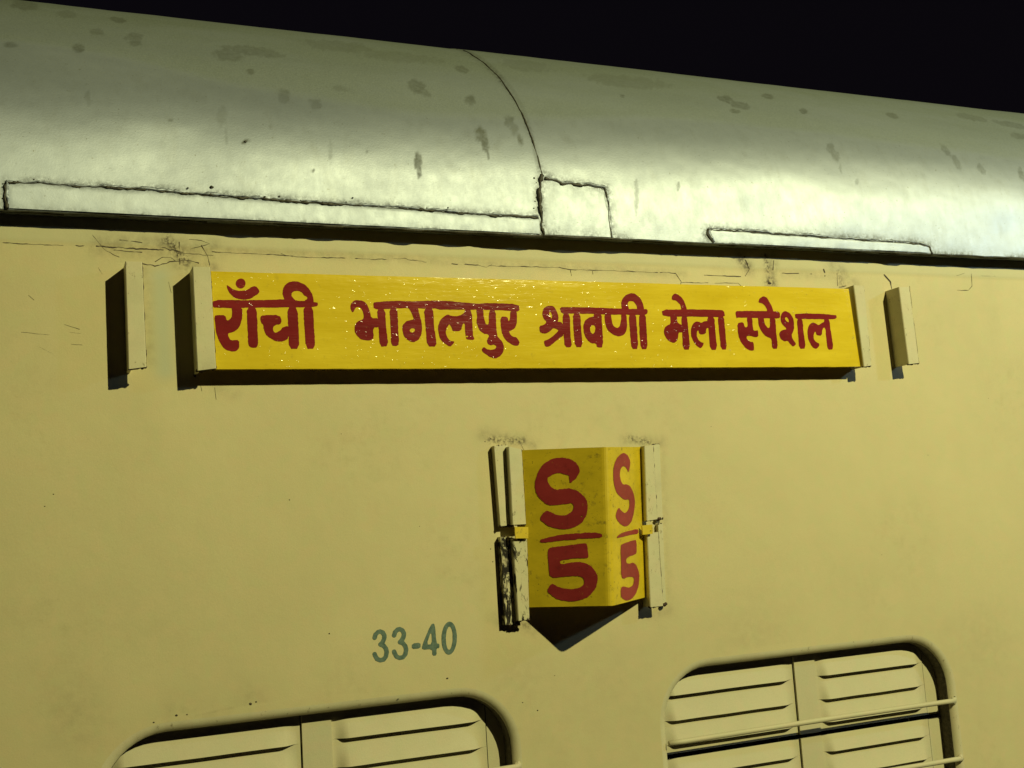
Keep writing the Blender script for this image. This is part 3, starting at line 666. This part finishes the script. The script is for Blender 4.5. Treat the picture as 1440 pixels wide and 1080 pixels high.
for wi, (xa, xb) in enumerate(WIN):
    dx = xa - WIN[1][0]
    # rolled edge of the opening
    V = []; loops = []
    for k in range(8):
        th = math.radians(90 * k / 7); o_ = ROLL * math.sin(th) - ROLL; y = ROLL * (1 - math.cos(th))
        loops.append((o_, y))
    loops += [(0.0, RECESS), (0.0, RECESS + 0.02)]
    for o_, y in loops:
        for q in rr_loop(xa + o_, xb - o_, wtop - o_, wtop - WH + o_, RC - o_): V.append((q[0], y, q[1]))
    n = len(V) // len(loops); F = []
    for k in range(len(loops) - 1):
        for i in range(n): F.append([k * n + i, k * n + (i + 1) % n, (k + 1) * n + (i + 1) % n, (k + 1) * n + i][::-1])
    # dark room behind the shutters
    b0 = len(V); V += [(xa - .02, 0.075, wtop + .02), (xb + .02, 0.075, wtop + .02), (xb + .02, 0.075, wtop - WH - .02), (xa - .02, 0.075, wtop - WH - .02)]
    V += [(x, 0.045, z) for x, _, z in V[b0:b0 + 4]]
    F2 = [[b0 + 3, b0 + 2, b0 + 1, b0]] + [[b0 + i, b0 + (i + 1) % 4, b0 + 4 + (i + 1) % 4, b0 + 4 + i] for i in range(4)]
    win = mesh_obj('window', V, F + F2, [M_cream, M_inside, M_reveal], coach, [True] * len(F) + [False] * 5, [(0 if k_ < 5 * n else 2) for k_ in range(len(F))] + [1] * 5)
    # louvred steel shutters: upper and lower leaf, each in two halves
    zt = wtop + 0.012; gap = 0.0068
    ups = lipz; low = [gapz - gap - 0.026 - pitch_l * k for k in range(12)]; low = [z for z in low if z > wtop - WH + 0.02]
    for zt_, zb_, lips in ((zt, gapz + gap * .5, ups), (gapz - gap * .5, wtop - WH - 0.012, low)):
        for pa, pb, la, lb in ((xa - .012, xsplit + dx - .0016, xa + .010, xsplit + dx - .006), (xsplit + dx, xrp + dx, xst + dx, xrp + dx - .004), (xrp + dx + .0016, xb + .012, xb + .05, xb + .06)):
            if lb > pb: lp = [] 
            else: lp = lips
            V, F = louvre_panel(pa, pb, min(la, pb - .03), min(lb, pb - .002), zt_, zb_, lp) if lp else (np.array([(pa, YS + .001, zt_), (pb, YS + .001, zt_), (pb, YS + .001, zb_), (pa, YS + .001, zb_)]), [[3, 2, 1, 0]])
            mesh_obj('louvre_shutter' if lp else 'shutter_stile', V, F, [M_shut], win, bool(lp))
    for zt_, zb_ in ((zt, gapz + gap * .5), (gapz - gap * .5, wtop - WH - 0.012)):
        m = MB(); x0_, x1_ = xsplit + dx + .0006, xst + dx - .004
        lo = [(x0_, YS + .002, zb_), (x1_ + .0015, YS + .002, zb_), (x1_, YS - .0042, zb_), (x0_, YS - .0042, zb_)]
        m.prism(lo, [(a_, b_, zt_) for a_, b_, c_ in lo]); m.build('shutter_post', [M_shut], win)
    # guard rods welded across the opening
    rz = P1(1325, 988, -0.003)[2]; rz2 = P1(1340, 1068, -0.003)[2]
    for k in range(7):
        z = rz - (rz - rz2) * k
        if z < wtop - WH + 0.02: break
        m = MB(); xx = np.linspace(xa - .002, xb + .007, 24)
        m.tube(np.stack([xx, -0.003 + 0.0009 * np.sin(xx * 9 + k), z + 0.0012 * np.sin(xx * 6 + k)], 1), 0.0046, 0, 10)
        m.blob((xb + .006, -.002, z), .0062, 0, 5 + k + 20 * wi, (1.1, .7, 1.15))
        m.build('guard_rod', [M_shut], win)

# ---- angle-iron brackets welded on the wall
def angle(name, q, h, t, mats, seed, label=None, web=True, rough_end=True):
    tl, tr, br, bl = [P1(a, b_, -h) for a, b_ in q]
    m = MB(); n = 9
    def wob(k, s): return 0.0002 * (vn(k * 1.7, s * 3.3, seed) - .5) * 2
    rowsF = []; 
    for i in range(n):
        u = i / (n - 1); L = tl * (1 - u) + bl * u; R = tr * (1 - u) + br * u
        L = L + (wob(i, 1), wob(i, 2) , 0); R = R + (wob(i, 3), wob(i, 4), 0); rowsF.append((L, R))
    # front flange (bevelled edges)
    e = min(0.0012, t * .35); V = []; F = []
    for L, R in rowsF:
        V += [(L[0], L[1] + t, L[2]), (L[0], L[1] + e, L[2]), (L[0] + e, L[1], L[2]), (R[0] - e, R[1], R[2]), (R[0], R[1] + e, R[2]), (R[0], R[1] + t, R[2])]
    for i in range(n - 1):
        for k in range(6): a = i * 6 + k; b_ = i * 6 + (k + 1) % 6; F.append([a, b_, b_ + 6, a + 6][::-1])
    F.append([5, 4, 3, 2, 1, 0][::-1]); F.append([(n - 1) * 6 + k for k in range(6)][::-1])
    F = [f[::-1] for f in F]
    m.add(V, F, 0)
    if web:
        V = []; F = []
        for L, R in rowsF:
            V += [(L[0] + .0003, L[1] + t - .0003, L[2]), (L[0] + t, L[1] + t - .0003, L[2]), (L[0] + t, 0.003, L[2]), (L[0] + .0003, 0.003, L[2])]
        for i in range(n - 1):
            for k in range(4): a = i * 4 + k; b_ = i * 4 + (k + 1) % 4; F.append([a, b_, b_ + 4, a + 4])
        F.append([0, 1, 2, 3]); F.append([(n - 1) * 4 + k for k in range(4)][::-1])
        m.add(V, F, 0)
    if rough_end:
        ed = np.array([r_[1] for r_ in rowsF]); ed = resample(ed, 0.0022); tt = np.arange(len(ed))
        m.tube(ed + np.array([0.0002, t * .5, 0]), 0.00025 + 0.0010 * sstep(.45, .8, fbm(tt / 4.0, tt * 0, seed + 3, 3)), 1, 5)
        ed = np.linspace(rowsF[-1][0], rowsF[-1][1], 14); tt = np.arange(14)
        m.tube(ed + np.array([0, t * .5, -.0002]), 0.0006 + 0.0014 * vn(tt / 1.7, tt * 0, seed + 9), 1, 5)
        L, R = rowsF[-1]
        for k in range(7):
            u = rng.random(); c = L * (1 - u) + R * u
            m.blob((c[0], c[1] + t * .5 + rng.uniform(0, .003), c[2] + rng.uniform(-.0005, .001)), rng.uniform(.0012, .0026), 1, int(rng.integers(1e6)))
        for k in range(8):      # weld fillet at the wall
            u = k / 7; c = rowsF[0][0] * (1 - u) + rowsF[-1][0] * u
            if vn(k * 1.3, seed, 5) > .8: m.blob((c[0] + .0015, 0.0, c[2]), rng.uniform(.001, .002), 1, int(rng.integers(1e6)), (1, .7, 2.2))
    o = m.build(name, mats, coach)
    if label: o['label'] = label
    return o
HB = 0.0390
for k, q in enumerate([[(176, 367.5), (200, 368), (206, 516), (180.5, 519)], [(270.5, 375), (296, 375.5), (304, 518), (277.5, 521)], [(1200.5, 401), (1215.5, 402), (1226, 514), (1215, 515.5)], [(1264, 403.5), (1279, 403.5), (1293, 510.5), (1278, 512)]]):
    angle('sign_bracket', q, HB, 0.0045, [M_cream, M_rustweld], 300 + k)

HN = 0.026
lab_r = 'number bracket with black flaking paint'
for k, (q, h, web, mt, lb) in enumerate([
    ([(715, 628), (734, 632), (740, 737), (721, 738)], HN, True, M_pale, None), ([(721, 757), (741.5, 758), (745, 871), (729, 873)], HN, True, M_rust2, lab_r),
    ([(906, 627), (919, 625.5), (925, 730), (909.5, 732.5)], HN, True, M_pale, None), ([(910, 750), (926, 748), (933, 852), (914.5, 854)], HN, True, M_pale, None)]):
    angle('number_bracket', q, h, 0.0035, [mt, M_rustweld], 330 + k, lb)
# flat packing bars behind the number brackets
def bar(q, h, mt, seed, lb=None):
    fr = [P1(a, b_, -h) for a, b_ in q]; bk = [np.array([p[0], 0.002, p[2]]) for p in fr]
    m = MB(); m.prism(fr, bk, 0)
    for k in range(9):
        u = rng.random(); c = fr[3] * (1 - u) + fr[2] * u
        m.blob((c[0], c[1] + h * .5 * rng.random(), c[2]), rng.uniform(.0015, .0034), 1, int(rng.integers(1e6)))
        u = rng.random(); c = fr[0] * (1 - u) + fr[1] * u
        m.blob((c[0], c[1] + h * .6 * rng.random(), c[2]), rng.uniform(.0006, .0014), 1, int(rng.integers(1e6)))
    o = m.build('bracket_backing_bar', [mt, M_rustweld], coach)
    if lb: o['label'] = lb
bar([(695, 627), (714, 626), (722, 738), (704, 740)], 0.0135, M_pale, 1)
bar([(704, 755), (722, 756), (730, 877), (711, 879)], 0.0135, M_rust, 2, 'backing bar with black flaking paint')
bar([(918.5, 625), (927.5, 624.5), (932, 729), (924.5, 730)], 0.0095, M_pale, 3)
bar([(925.5, 737), (932, 736), (936.5, 849), (932.5, 851)], 0.0095, M_pale, 4)

# ---- seat numbers stencilled on the wall
h8 = lambda pts: crop(500, 860, 8.47, pts)
hw = 26 / 8.47
wallp = lambda y: (lambda p: P(p, y))
three = lambda dx, dy: ([(h8([(x + dx, y + dy) for x, y in [(228, 312), (240, 272), (268, 243), (295, 236), (325, 250), (345, 285), (342, 325), (325, 362), (298, 390)]]), hw), (h8([(x + dx, y + dy) for x, y in [(298, 392), (335, 405), (362, 440), (372, 480), (362, 535), (335, 570), (295, 580), (258, 565), (235, 525), (228, 505)]]), hw)])
el = lambda cx, cy, rx, ry: h8([(cx + rx * math.cos(a) + 0.02 * ry * -math.sin(a), cy + ry * math.sin(a)) for a in np.linspace(0, 2 * math.pi, 40)[:-1]])
YN = -0.0022
glyph('seat_number', three(0, 0) + three(232, -28) + [h8([(672, 380), (775, 370), (775, 437), (672, 447)]), h8([(900, 145), (945, 143), (965, 380), (1000, 382), (1000, 434), (963, 438), (966, 522), (916, 525), (914, 446), (793, 456), (793, 405)]), el(1116, 316, 92, 197)],
      [h8([(903, 225), (912, 388), (845, 396)]), el(1117, 316, 40, 138)], lambda p: to_wall(p, 0.0004), M_teal, coach, 0.22, 0.5, 5)

# ------------------------------------------------------------------ destination board
YB = -0.0330
TLb, TRb, BRb, BLb = P1(284, 381, YB), P1(1193.5, 406, YB), P1(1210, 515.5, YB), P1(291, 519.3, YB)
board = thing('destination_board', 'long yellow destination board with red Devanagari lettering, held in brackets below the roof', 'sign board', tuple((BLb + BRb) / 2))
TH = 0.010; nxb, nzb = 120, 14; V = []; F = []
for lay in range(2):
    for j in range(nzb):
        v = j / (nzb - 1)
        for i in range(nxb):
            u = i / (nxb - 1); p = (TLb * (1 - u) + TRb * u) * (1 - v) + (BLb * (1 - u) + BRb * u) * v
            e = min(u, 1 - u) * 1.2 < .0012 or min(v, 1 - v) * .14 < .0012
            rag = 0.0009 * (fbm(u * 60, v * 3, 55, 3) - .5) * (1 if j in (0, nzb - 1) else 0)
            V.append((p[0], p[1] + (TH if lay else (0.0004 if e else 0)), p[2] + rag))
N1 = nxb * nzb
for j in range(nzb - 1):
    for i in range(nxb - 1):
        a = j * nxb + i; F.append([a + nxb, a + nxb + 1, a + 1, a]); F.append([N1 + a, N1 + a + 1, N1 + a + nxb + 1, N1 + a + nxb])
for i in range(nxb - 1):
    F.append([i, i + 1, N1 + i + 1, N1 + i]); a = (nzb - 1) * nxb + i; F.append([a + 1, a, N1 + a, N1 + a + 1])
for j in range(nzb - 1):
    a = j * nxb; F.append([a + nxb, a, N1 + a, N1 + a + nxb]); a = j * nxb + nxb - 1; F.append([a, a + nxb, N1 + a + nxb, N1 + a])
mesh_obj('panel', V, F, [M_yel], board)

YL = YB - 0.0003
A = lambda p: crop(290, 380, 8.306, p); B_ = lambda p: crop(480, 400, 9.821, p); C_ = lambda p: crop(610, 400, 9.821, p)
D_ = lambda p: crop(750, 400, 8.47, p); E_ = lambda p: crop(920, 410, 10.8, p); F_ = lambda p: crop(1030, 410, 9.0, p)
circ = lambda cx, cy, r: [(cx + r * math.cos(a), cy + r * math.sin(a)) for a in np.linspace(0, 2 * math.pi, 20)[:-1]]
word1 = [A([(78, 345), (340, 350), (620, 350), (900, 338), (960, 345), (1300, 370), (1305, 418), (1240, 432), (950, 434), (600, 437), (100, 442), (75, 420)]),
    A([(300, 425), (420, 425), (422, 560), (400, 640), (365, 695), (310, 725), (250, 738), (262, 780), (290, 820), (385, 812), (388, 905), (350, 945), (300, 952), (240, 935), (190, 895), (150, 830), (120, 740), (105, 640), (95, 530), (130, 522), (225, 525), (238, 585), (260, 585), (295, 550), (305, 500)]),
    A([(472, 425), (590, 425), (600, 700), (608, 905), (520, 905), (490, 870), (480, 640)]),
    A([(630, 540), (660, 522), (860, 525), (882, 590), (865, 630), (815, 635), (780, 665), (785, 715), (815, 730), (860, 705), (905, 660), (965, 650), (965, 800), (900, 832), (820, 832), (750, 800), (695, 750), (670, 690), (670, 640), (640, 615)]),
    A([(945, 425), (1065, 425), (1080, 700), (1088, 918), (970, 918), (960, 700)]), A([(1135, 410), (1245, 410), (1262, 700), (1275, 918), (1165, 918), (1145, 640)]),
    A([(925, 360), (893, 290), (893, 225), (925, 165), (990, 130), (1075, 132), (1150, 165), (1205, 220), (1245, 290), (1258, 385), (1165, 385), (1150, 300), (1110, 250), (1040, 238), (1000, 262), (1000, 310), (1055, 360)]),
    A([(238, 165), (275, 195), (320, 230), (400, 242), (470, 235), (530, 195), (575, 183), (630, 245), (600, 285), (560, 300), (530, 330), (440, 347), (330, 322), (280, 270), (245, 215)]), A(circ(403, 155, 58))]
word2 = [B_([(120, 310), (140, 250), (200, 212), (280, 218), (340, 250), (375, 315), (398, 380), (410, 465), (520, 463), (520, 592), (440, 595), (450, 740), (410, 770), (350, 777), (270, 757), (215, 710), (180, 640), (185, 570), (220, 510), (300, 480), (310, 450), (300, 380), (270, 325), (225, 310), (190, 330), (170, 385), (145, 380)]),
    B_([(440, 250), (490, 240), (740, 225), (1000, 235), (1390, 215), (1390, 328), (1260, 335), (780, 325), (600, 340), (450, 345)]),
    B_([(490, 320), (605, 330), (620, 600), (650, 856), (530, 858), (515, 600)]), B_([(665, 315), (775, 315), (785, 600), (800, 830), (760, 850), (690, 850), (680, 600)]),
    B_([(900, 300), (1060, 310), (1080, 420), (1110, 520), (1118, 620), (1105, 700), (1060, 775), (990, 800), (930, 780), (870, 720), (840, 640), (850, 560), (890, 510), (950, 490), (1000, 480), (985, 430), (945, 350)]),
    B_([(1140, 320), (1265, 320), (1280, 550), (1300, 700), (1318, 857), (1185, 857), (1165, 600)]),
    C_([(-10, 222), (180, 225), (420, 250), (580, 265), (760, 255), (1180, 270), (1187, 378), (1060, 367), (860, 352), (580, 352), (400, 347), (-10, 345)]),
    C_([(55, 590), (80, 510), (130, 450), (190, 412), (240, 430), (310, 440), (370, 425), (420, 395), (430, 340), (525, 340), (540, 690), (550, 720), (565, 765), (450, 765), (435, 700), (430, 535), (400, 540), (380, 645), (265, 650), (250, 600), (215, 540), (180, 600), (165, 650), (175, 700), (205, 760), (240, 780), (290, 785), (270, 825), (225, 860), (160, 820), (100, 770), (65, 690)]),
    C_([(580, 340), (685, 340), (690, 450), (705, 500), (720, 550), (760, 555), (765, 340), (855, 340), (870, 700), (900, 740), (950, 790), (972, 860), (965, 930), (920, 990), (850, 1022), (780, 1005), (700, 950), (655, 910), (690, 860), (730, 890), (790, 910), (850, 890), (870, 850), (830, 830), (780, 840), (740, 820), (735, 760), (770, 710), (745, 690), (690, 680), (640, 640), (610, 580), (590, 520), (600, 430)]),
    C_([(1055, 355), (1150, 360), (1150, 520), (1130, 590), (1080, 635), (1035, 645), (1060, 690), (1090, 720), (1140, 725), (1185, 790), (1180, 830), (1150, 850), (1090, 840), (1020, 795), (970, 740), (940, 660), (925, 580), (920, 445), (1020, 445), (1030, 510), (1050, 500)])]
sub2 = [B_([(940, 628), (975, 603), (1012, 608), (1018, 640), (985, 668), (952, 655)])]
word3 = [D_([(105, 350), (120, 290), (160, 255), (240, 255), (275, 310), (300, 380), (295, 440), (270, 480), (230, 530), (180, 575), (120, 590), (70, 560), (75, 490), (130, 480), (160, 450), (120, 400)]),
    D_([(255, 440), (355, 450), (370, 600), (300, 650), (240, 700), (190, 742), (140, 742), (123, 670), (180, 655), (250, 600), (310, 545), (260, 525), (225, 520)]),
    D_([(310, 270), (440, 268), (720, 275), (1050, 290), (1340, 290), (1365, 310), (1360, 350), (1330, 364), (800, 357), (720, 350), (440, 347), (340, 350)]),
    D_([(345, 335), (435, 335), (440, 600), (465, 745), (375, 750), (360, 600)]), D_([(470, 335), (560, 335), (570, 550), (590, 748), (495, 748), (480, 550)]),
    D_([(725, 335), (810, 340), (820, 500), (835, 750), (760, 752), (750, 705), (690, 702), (640, 660), (605, 590), (595, 500), (615, 430), (660, 395), (720, 380)]),
    D_([(845, 345), (925, 345), (935, 450), (960, 500), (1000, 520), (1030, 500), (1040, 450), (1050, 345), (1110, 345), (1118, 480), (1110, 550), (1080, 600), (1020, 622), (960, 605), (900, 560), (860, 490)]),
    D_([(1135, 345), (1225, 345), (1235, 550), (1252, 767), (1170, 770), (1155, 600)]), D_([(1255, 345), (1340, 345), (1350, 550), (1362, 770), (1280, 770), (1268, 600)]),
    D_([(1060, 310), (1045, 230), (1060, 170), (1110, 115), (1190, 98), (1250, 140), (1290, 190), (1310, 240), (1322, 310), (1240, 310), (1225, 240), (1190, 200), (1140, 200), (1120, 230), (1145, 310)])]
sub3 = [D_([(183, 340), (205, 322), (222, 350), (228, 390), (215, 413), (195, 380)]), D_([(675, 512), (700, 483), (732, 488), (742, 530), (730, 572), (705, 592), (678, 560)])]
word4 = [E_([(115, 275), (400, 270), (970, 275), (1060, 290), (1078, 387), (900, 387), (500, 380), (130, 380)]),
    E_([(265, 100), (280, 50), (320, 26), (380, 55), (430, 100), (470, 180), (500, 285), (415, 285), (400, 210), (370, 175), (330, 135), (270, 125)]),
    E_([(245, 360), (345, 360), (350, 470), (400, 500), (430, 500), (430, 622), (370, 622), (365, 690), (345, 755), (300, 784), (230, 760), (175, 700), (145, 620), (155, 550), (200, 510), (250, 495)]),
    E_([(410, 360), (500, 360), (520, 600), (550, 882), (435, 882), (425, 600)]),
    E_([(555, 590), (570, 520), (610, 465), (670, 450), (715, 480), (760, 450), (810, 445), (830, 550), (790, 560), (785, 647), (685, 652), (670, 580), (650, 610), (645, 680), (680, 745), (720, 775), (755, 775), (745, 820), (705, 867), (650, 830), (590, 750), (560, 670)]),
    E_([(800, 365), (910, 370), (930, 600), (960, 887), (850, 887), (830, 650)]), E_([(960, 365), (1060, 370), (1080, 600), (1107, 877), (1015, 880), (990, 650)])]
word5 = [F_([(35, 262), (60, 243), (560, 248), (605, 270), (605, 337), (560, 342), (70, 327), (52, 342)]),
    F_([(180, 310), (250, 315), (260, 480), (285, 495), (325, 488), (328, 572), (280, 577), (230, 560), (175, 565), (185, 605), (230, 640), (265, 635), (277, 742), (235, 750), (170, 717), (110, 650), (75, 560), (60, 398), (140, 388), (150, 440), (170, 455), (195, 440)]),
    F_([(325, 140), (340, 90), (390, 56), (435, 75), (475, 140), (505, 200), (525, 270), (445, 270), (430, 205), (390, 155)]),
    F_([(320, 310), (390, 310), (405, 400), (440, 460), (475, 460), (475, 310), (540, 315), (555, 520), (578, 722), (503, 724), (495, 612), (480, 587), (430, 572), (370, 512), (330, 420)]),
    F_([(610, 300), (640, 253), (680, 245), (730, 273), (767, 330), (782, 410), (777, 490), (745, 560), (775, 620), (812, 662), (770, 702), (730, 660), (700, 622), (660, 632), (610, 602), (588, 540), (610, 498), (650, 483), (690, 475), (640, 425), (608, 370)]),
    F_([(783, 270), (1310, 290), (1324, 342), (1220, 352), (880, 347), (800, 347)]), F_([(815, 335), (885, 335), (900, 500), (932, 722), (845, 724), (830, 550)]),
    F_([(945, 500), (970, 425), (1010, 393), (1060, 403), (1090, 430), (1130, 395), (1160, 385), (1162, 340), (1225, 340), (1245, 500), (1282, 732), (1205, 737), (1190, 600), (1175, 450), (1140, 470), (1130, 557), (1065, 552), (1050, 500), (1030, 540), (1030, 600), (1060, 640), (1102, 655), (1097, 690), (1065, 729), (1010, 702), (963, 620)])]
sub5 = [F_([(664, 345), (680, 320), (708, 348), (716, 390), (690, 378)])]
lp = lambda p: P(p, YL)
glyph('lettering', word1, [], lp, M_red, board, 0.5, 0.6, 11, chips_and_glare=[(427, 419, 5)])  # this gap shapes a glare spot into the lettering
glyph('lettering', word2, sub2, lp, M_red, board, 0.5, 0.6, 12, chips_and_glare=[(657, 473, 1.8), (545, 438, 2.2)])
glyph('lettering', word3, sub3, lp, M_red, board, 0.4, 0.6, 13)
glyph('lettering', word4, [], lp, M_red, board, 0.4, 0.6, 14, chips_and_glare=[(955, 428, 1.6)])
glyph('lettering', word5, sub5, lp, M_red, board, 0.4, 0.6, 15)

# ------------------------------------------------------------------ coach number board: a sheet folded to a ridge
HA = 0.101; YE = -0.013
TL, TR = P1(732.6, 633, YE), P1(900.5, 628.6, YE)
AT, AB = P1(854.5, 628.6, -HA), P1(861, 852, -HA)
nL = np.cross(AT - TL, AB - TL); nL /= np.linalg.norm(nL); nL = nL if nL[1] < 0 else -nL
nR = np.cross(TR - AT, AB - AT); nR /= np.linalg.norm(nR); nR = nR if nR[1] < 0 else -nR
BL, BR = on_plane([(744, 854)], TL, nL)[0], on_plane([(909.5, 839.5)], TR, nR)[0]
numb = thing('number_board', 'yellow folded sheet number board with red S over 5 on both faces', 'number board', tuple((BL + BR) / 2))
t = 0.0022; V = []; F = []; rows = 24; fold = 5
def ring(u):
    l = TL * (1 - u) + BL * u; a = AT * (1 - u) + AB * u; r = TR * (1 - u) + BR * u
    dl = (a - l) / np.linalg.norm(a - l); dr_ = (r - a) / np.linalg.norm(r - a); R_ = 0.010
    out = [l * (1 - s) + (a - dl * R_) * s for s in np.linspace(0, 1, 7)]
    for k in range(1, fold):
        s = k / fold; p0_, p1_, p2_ = a - dl * R_, a, a + dr_ * R_
        out.append(p0_ * (1 - s) ** 2 + 2 * p1_ * s * (1 - s) + p2_ * s * s)
    out += [(a + dr_ * R_) * (1 - s) + r * s for s in np.linspace(0, 1, 7)]
    return np.array(out)
nr = len(ring(0))
for lay in range(2):
    for j in range(rows):
        q = ring(j / (rows - 1)); q[:, 2] += 0.0006 * (vn(np.arange(nr) * .7, j * 0.0 + 3, 9) - .5) if j in (0, rows - 1) else 0
        q[:, 1] += (t if lay else 0) + 0.0004 * (fbm(np.arange(nr) * .3, np.full(nr, j * .3), 66, 2) - .5)
        V += q.tolist()
N1 = nr * rows
for j in range(rows - 1):
    for i in range(nr - 1):
        a = j * nr + i; F.append([a + nr, a + nr + 1, a + 1, a]); F.append([N1 + a, N1 + a + 1, N1 + a + nr + 1, N1 + a + nr])
for i in range(nr - 1):
    F.append([i, i + 1, N1 + i + 1, N1 + i]); a = (rows - 1) * nr + i; F.append([a + 1, a, N1 + a, N1 + a + 1])
for j in range(rows - 1):
    a = j * nr; F.append([a + nr, a, N1 + a, N1 + a + nr]); a = j * nr + nr - 1; F.append([a, a + nr, N1 + a + nr, N1 + a])
sheet = mesh_obj('folded_sheet', V, F, [M_yel2], numb)
for q, ye in (([(724, 741), (743, 741), (743, 757), (725, 757)], -0.0325), ([(903, 739), (917.5, 737.5), (918, 750.5), (904, 752)], -0.0325)):
    fr = [P1(a, b_, ye) for a, b_ in q]; m = MB(); m.prism(fr, [p + np.array([0, .003, 0]) for p in fr]); m.build('mounting_tab', [M_yel2], numb)
fL = lambda p: on_plane(p, TL + nL * 0.0006, nL); fR = lambda p: on_plane(p, TR + nR * 0.0006, nR)
K = lambda p: crop(730, 620, 7.579, p); L_ = lambda p: crop(730, 730, 7.579, p)
glyph('letter', [K([(545, 450), (600, 410), (645, 340), (650, 310), (630, 260), (590, 215), (520, 185), (430, 175), (340, 195), (260, 245), (205, 320), (172, 420), (165, 490), (185, 570), (240, 630), (300, 680), (350, 685), (440, 680), (520, 665), (560, 660), (585, 690), (580, 740), (540, 775), (470, 795), (400, 785), (340, 760), (290, 740), (250, 770), (220, 835), (270, 880), (340, 920), (440, 938), (540, 938), (620, 905), (680, 860), (720, 790), (732, 700), (720, 630), (680, 575), (620, 530), (540, 505), (460, 515), (390, 520), (340, 490), (308, 440), (305, 395), (340, 370), (400, 345), (450, 345), (500, 360), (530, 370), (535, 410)])], [], fL, M_red2, numb, 0.7, 0.5, 21, chips_and_glare=[(818, 726, 1.4)])
glyph('divider_line', [L_([(220, 245), (235, 215), (330, 190), (470, 165), (600, 150), (790, 140), (880, 155), (885, 195), (780, 200), (600, 215), (400, 232), (260, 255)])], [], fL, M_red2, numb, 0.9, 0.5, 22)
glyph('digit', [L_([(303, 325), (330, 300), (480, 285), (700, 255), (722, 265), (740, 390), (730, 417), (600, 415), (430, 440), (440, 485), (540, 465), (620, 455), (700, 465), (780, 510), (830, 580), (842, 650), (815, 740), (750, 820), (660, 865), (540, 877), (420, 860), (340, 810), (293, 765), (345, 680), (400, 715), (470, 740), (560, 745), (640, 735), (690, 700), (695, 650), (670, 615), (600, 605), (500, 610), (328, 630), (315, 480)])], [], fL, M_red2, numb, 0.6, 0.5, 23)
glyph('letter', [K([(1165, 340), (1180, 290), (1185, 220), (1165, 160), (1120, 125), (1075, 145), (1030, 200), (1005, 290), (1003, 390), (1015, 480), (1045, 560), (1090, 605), (1130, 630), (1170, 620), (1180, 660), (1172, 720), (1140, 765), (1120, 770), (1085, 740), (1065, 705), (1040, 750), (1030, 810), (1060, 870), (1120, 912), (1160, 908), (1200, 860), (1225, 770), (1235, 660), (1230, 590), (1210, 530), (1185, 480), (1150, 460), (1110, 465), (1085, 430), (1072, 360), (1085, 290), (1110, 265), (1135, 275), (1155, 310)])], [], fR, M_red2, numb, 0.4, 0.45, 24)
glyph('divider_line', [L_([(1035, 205), (1060, 165), (1130, 135), (1270, 100), (1275, 155), (1200, 165), (1100, 190)])], [], fR, M_red2, numb, 0.5, 0.45, 25)
glyph('digit', [L_([(1080, 290), (1095, 265), (1240, 215), (1252, 240), (1255, 340), (1245, 375), (1165, 400), (1140, 430), (1145, 470), (1180, 475), (1215, 460), (1250, 490), (1275, 550), (1285, 620), (1275, 720), (1245, 800), (1200, 855), (1150, 870), (1110, 850), (1085, 820), (1085, 740), (1105, 715), (1140, 725), (1180, 730), (1215, 700), (1228, 640), (1215, 615), (1165, 615), (1110, 640), (1090, 610), (1088, 450)])], [], fR, M_red2, numb, 0.4, 0.45, 26)
